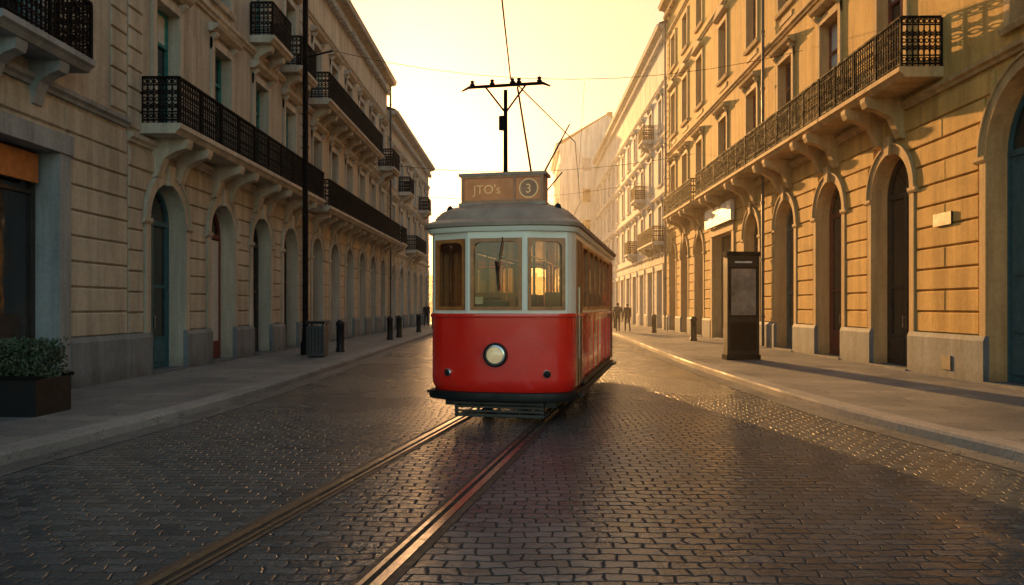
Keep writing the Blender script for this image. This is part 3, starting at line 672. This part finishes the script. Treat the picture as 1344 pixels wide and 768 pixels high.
# ------------------------------------------------------------------ people
def person(x,y,rot,coat,trou,ph=1,bag=False,sc=1.0,gz=.13):
    J=[(0,0,.96,.125),(0,0,1.14,.12),(0,.0,1.33,.145),(0,.0,1.47,.06),(0,.01,1.56,.062),(0,.015,1.63,.088),(0,.015,1.70,.07)]
    E=[(0,1),(1,2),(2,3),(3,4),(4,5),(5,6)]
    def ch(root,pts):
        pr=root
        for q in pts: J.append(q); E.append((pr,len(J)-1)); pr=len(J)-1
    for s in (-1,1):
        f=.17*s*ph
        ch(0,[(s*.095,0,.88,.09),(s*.10,f*.7+.03,.50,.062),(s*.10,f-.02-(.06 if f<0 else 0),.10,.042),(s*.11,f+.12-(.06 if f<0 else 0),.035,.034)])
        ch(2,[(s*.185,0,1.42,.058),(s*.235,-f*.4,1.14,.046),(s*.245,-f*.8+.05,.90,.034),(s*.245,-f*.9+.07,.83,.032),(s*.245,-f+.08,.75,.018)])
        k=len(J)-2
        ch(k,[(s*.225,-f*.9+.11,.79,.012)])
    me=bpy.data.meshes.new('body'); me.from_pydata([j[:3] for j in J],E,[]); o=bpy.data.objects.new('body',me); S.collection.objects.link(o)
    o.modifiers.new('Skin','SKIN')
    for i,sv in enumerate(me.skin_vertices[0].data): sv.radius=(J[i][3]*(1.25 if i in(1,2) else 1),J[i][3]); sv.use_root=(i==0)
    o.modifiers.new('S','SUBSURF').levels=2
    bpy.context.view_layer.update(); dg=bpy.context.evaluated_depsgraph_get(); m2=bpy.data.meshes.new_from_object(o.evaluated_get(dg)); bpy.data.objects.remove(o)
    for mt in (coat,trou,M['black'],M['skin'],M['hair']): m2.materials.append(mt)
    for pl in m2.polygons:
        c=pl.center
        if c.z>1.49: k=3 if (c.y>.05 and c.z<1.68) or c.z<1.56 else 4
        elif abs(c.x)>.19 and c.z<.90: k=3
        elif c.z>.80: k=0
        elif c.z>.09: k=1
        else: k=2
        pl.material_index=k; pl.use_smooth=True
    m2.transform(Matrix.Translation((x,y,gz))@Matrix.Rotation(rot,4,'Z')@Matrix.Scale(sc,4))
    ob=bpy.data.objects.new('body',m2); S.collection.objects.link(ob)
    A=Asm('pedestrian',(x,y,gz)); A.extra.append(ob)
    if bag: 
        TG=TF((x,y,gz),(math.cos(rot),math.sin(rot),0),(-math.sin(rot),math.cos(rot),0)); box(A.p('shoulder_bag','dwood'),TG,.2,.28,-.15,.15,.75,1.02)
    A.finish()
M['skin']=simple('skin',(.45,.28,.2),.5); M['hair']=simple('hair',(.03,.02,.015),.6)
c1=simple('coat_dark',(.015,.015,.02),.8); c2=simple('coat_brown',(.03,.02,.018),.8); t1=simple('trousers',(.012,.014,.02),.8)
person(5.45,44.5,0,c1,t1,1,True); person(6.05,44.8,0.1,c2,t1,-1,False,.97); person(-7.2,56,math.pi,c1,t1,1); person(-6.6,60,0,c2,t1,-1)
# ------------------------------------------------------------------ light, air & camera
AZ=math.radians(-10.2); EL=math.radians(11)
sv=Vector((math.sin(AZ)*math.cos(EL),math.cos(AZ)*math.cos(EL),math.sin(EL)))
wd=bpy.data.worlds.new('World'); S.world=wd; wd.use_nodes=True; nt=wd.node_tree
sk=nt.nodes.new('ShaderNodeTexSky'); sk.sky_type='NISHITA'; sk.sun_disc=False; sk.sun_elevation=EL; sk.sun_rotation=AZ
sk.air_density=1.0; sk.dust_density=1.2; sk.ozone_density=1.2
gn=N(nt,'ShaderNodeVectorMath',operation='MULTIPLY'); nt.links.new(sk.outputs[0],gn.inputs[0]); gn.inputs[1].default_value=(2.15,2.15,1.75)
tcw=N(nt,'ShaderNodeTexCoord'); dt=N(nt,'ShaderNodeVectorMath',operation='DOT_PRODUCT'); nt.links.new(tcw.outputs['Generated'],dt.inputs[0]); dt.inputs[1].default_value=sv
mrg=N(nt,'ShaderNodeMapRange'); mrg.interpolation_type='SMOOTHSTEP'; nt.links.new(dt.outputs['Value'],mrg.inputs['Value']); mrg.inputs['From Min'].default_value=.3; mrg.inputs['From Max'].default_value=.82
mixs=N(nt,'ShaderNodeMixRGB'); nt.links.new(mrg.outputs[0],mixs.inputs[0]); nt.links.new(gn.outputs[0],mixs.inputs[1]); mixs.inputs[2].default_value=(6.5,4.7,3.0,1)
mxx=N(nt,'ShaderNodeMath',operation='MAXIMUM'); nt.links.new(dt.outputs['Value'],mxx.inputs[0]); mxx.inputs[1].default_value=0
pw=N(nt,'ShaderNodeMath',operation='POWER'); nt.links.new(mxx.outputs[0],pw.inputs[0]); pw.inputs[1].default_value=40
sc_=N(nt,'ShaderNodeVectorMath',operation='SCALE'); sc_.inputs[0].default_value=(10.0,4.8,2.2); nt.links.new(pw.outputs[0],sc_.inputs['Scale'])
add=N(nt,'ShaderNodeVectorMath',operation='ADD'); nt.links.new(mixs.outputs[0],add.inputs[0]); nt.links.new(sc_.outputs[0],add.inputs[1])
nt.links.new(add.outputs[0],nt.nodes['Background'].inputs[0]); nt.nodes['Background'].inputs[1].default_value=.15
sl=bpy.data.lights.new('sun','SUN'); sl.energy=11; sl.angle=math.radians(.5); sl.color=(1,.50,.15)
so=bpy.data.objects.new('sun',sl); S.collection.objects.link(so); so.location=(-10,60,30)
so.rotation_euler=sv.to_track_quat('Z','Y').to_euler()
m,nt,b=newmat('evening_haze'); nt.nodes.remove(b)
vs=N(nt,'ShaderNodeVolumeScatter'); vs.inputs['Color'].default_value=(1,.93,.82,1); vs.inputs['Density'].default_value=.0009; vs.inputs['Anisotropy'].default_value=.76
nt.links.new(vs.outputs[0],nt.nodes['Material Output'].inputs['Volume']); M['haze']=m
hz=P(); box(hz,lambda u,d,z:(u,d,z),-70,70,13,226,.2,48); single('haze',hz,'haze')
cd=bpy.data.cameras.new('camera'); cd.lens=26.8; cd.sensor_width=36; cd.clip_end=4000; cd.shift_y=18/1344
co=bpy.data.objects.new('camera',cd); S.collection.objects.link(co); co.location=(0,0,1.63)
co.rotation_euler=(math.radians(90),0,math.atan(16/1000)); S.camera=co
S.view_settings.view_transform='Standard'; S.view_settings.look='None'; S.view_settings.exposure=0
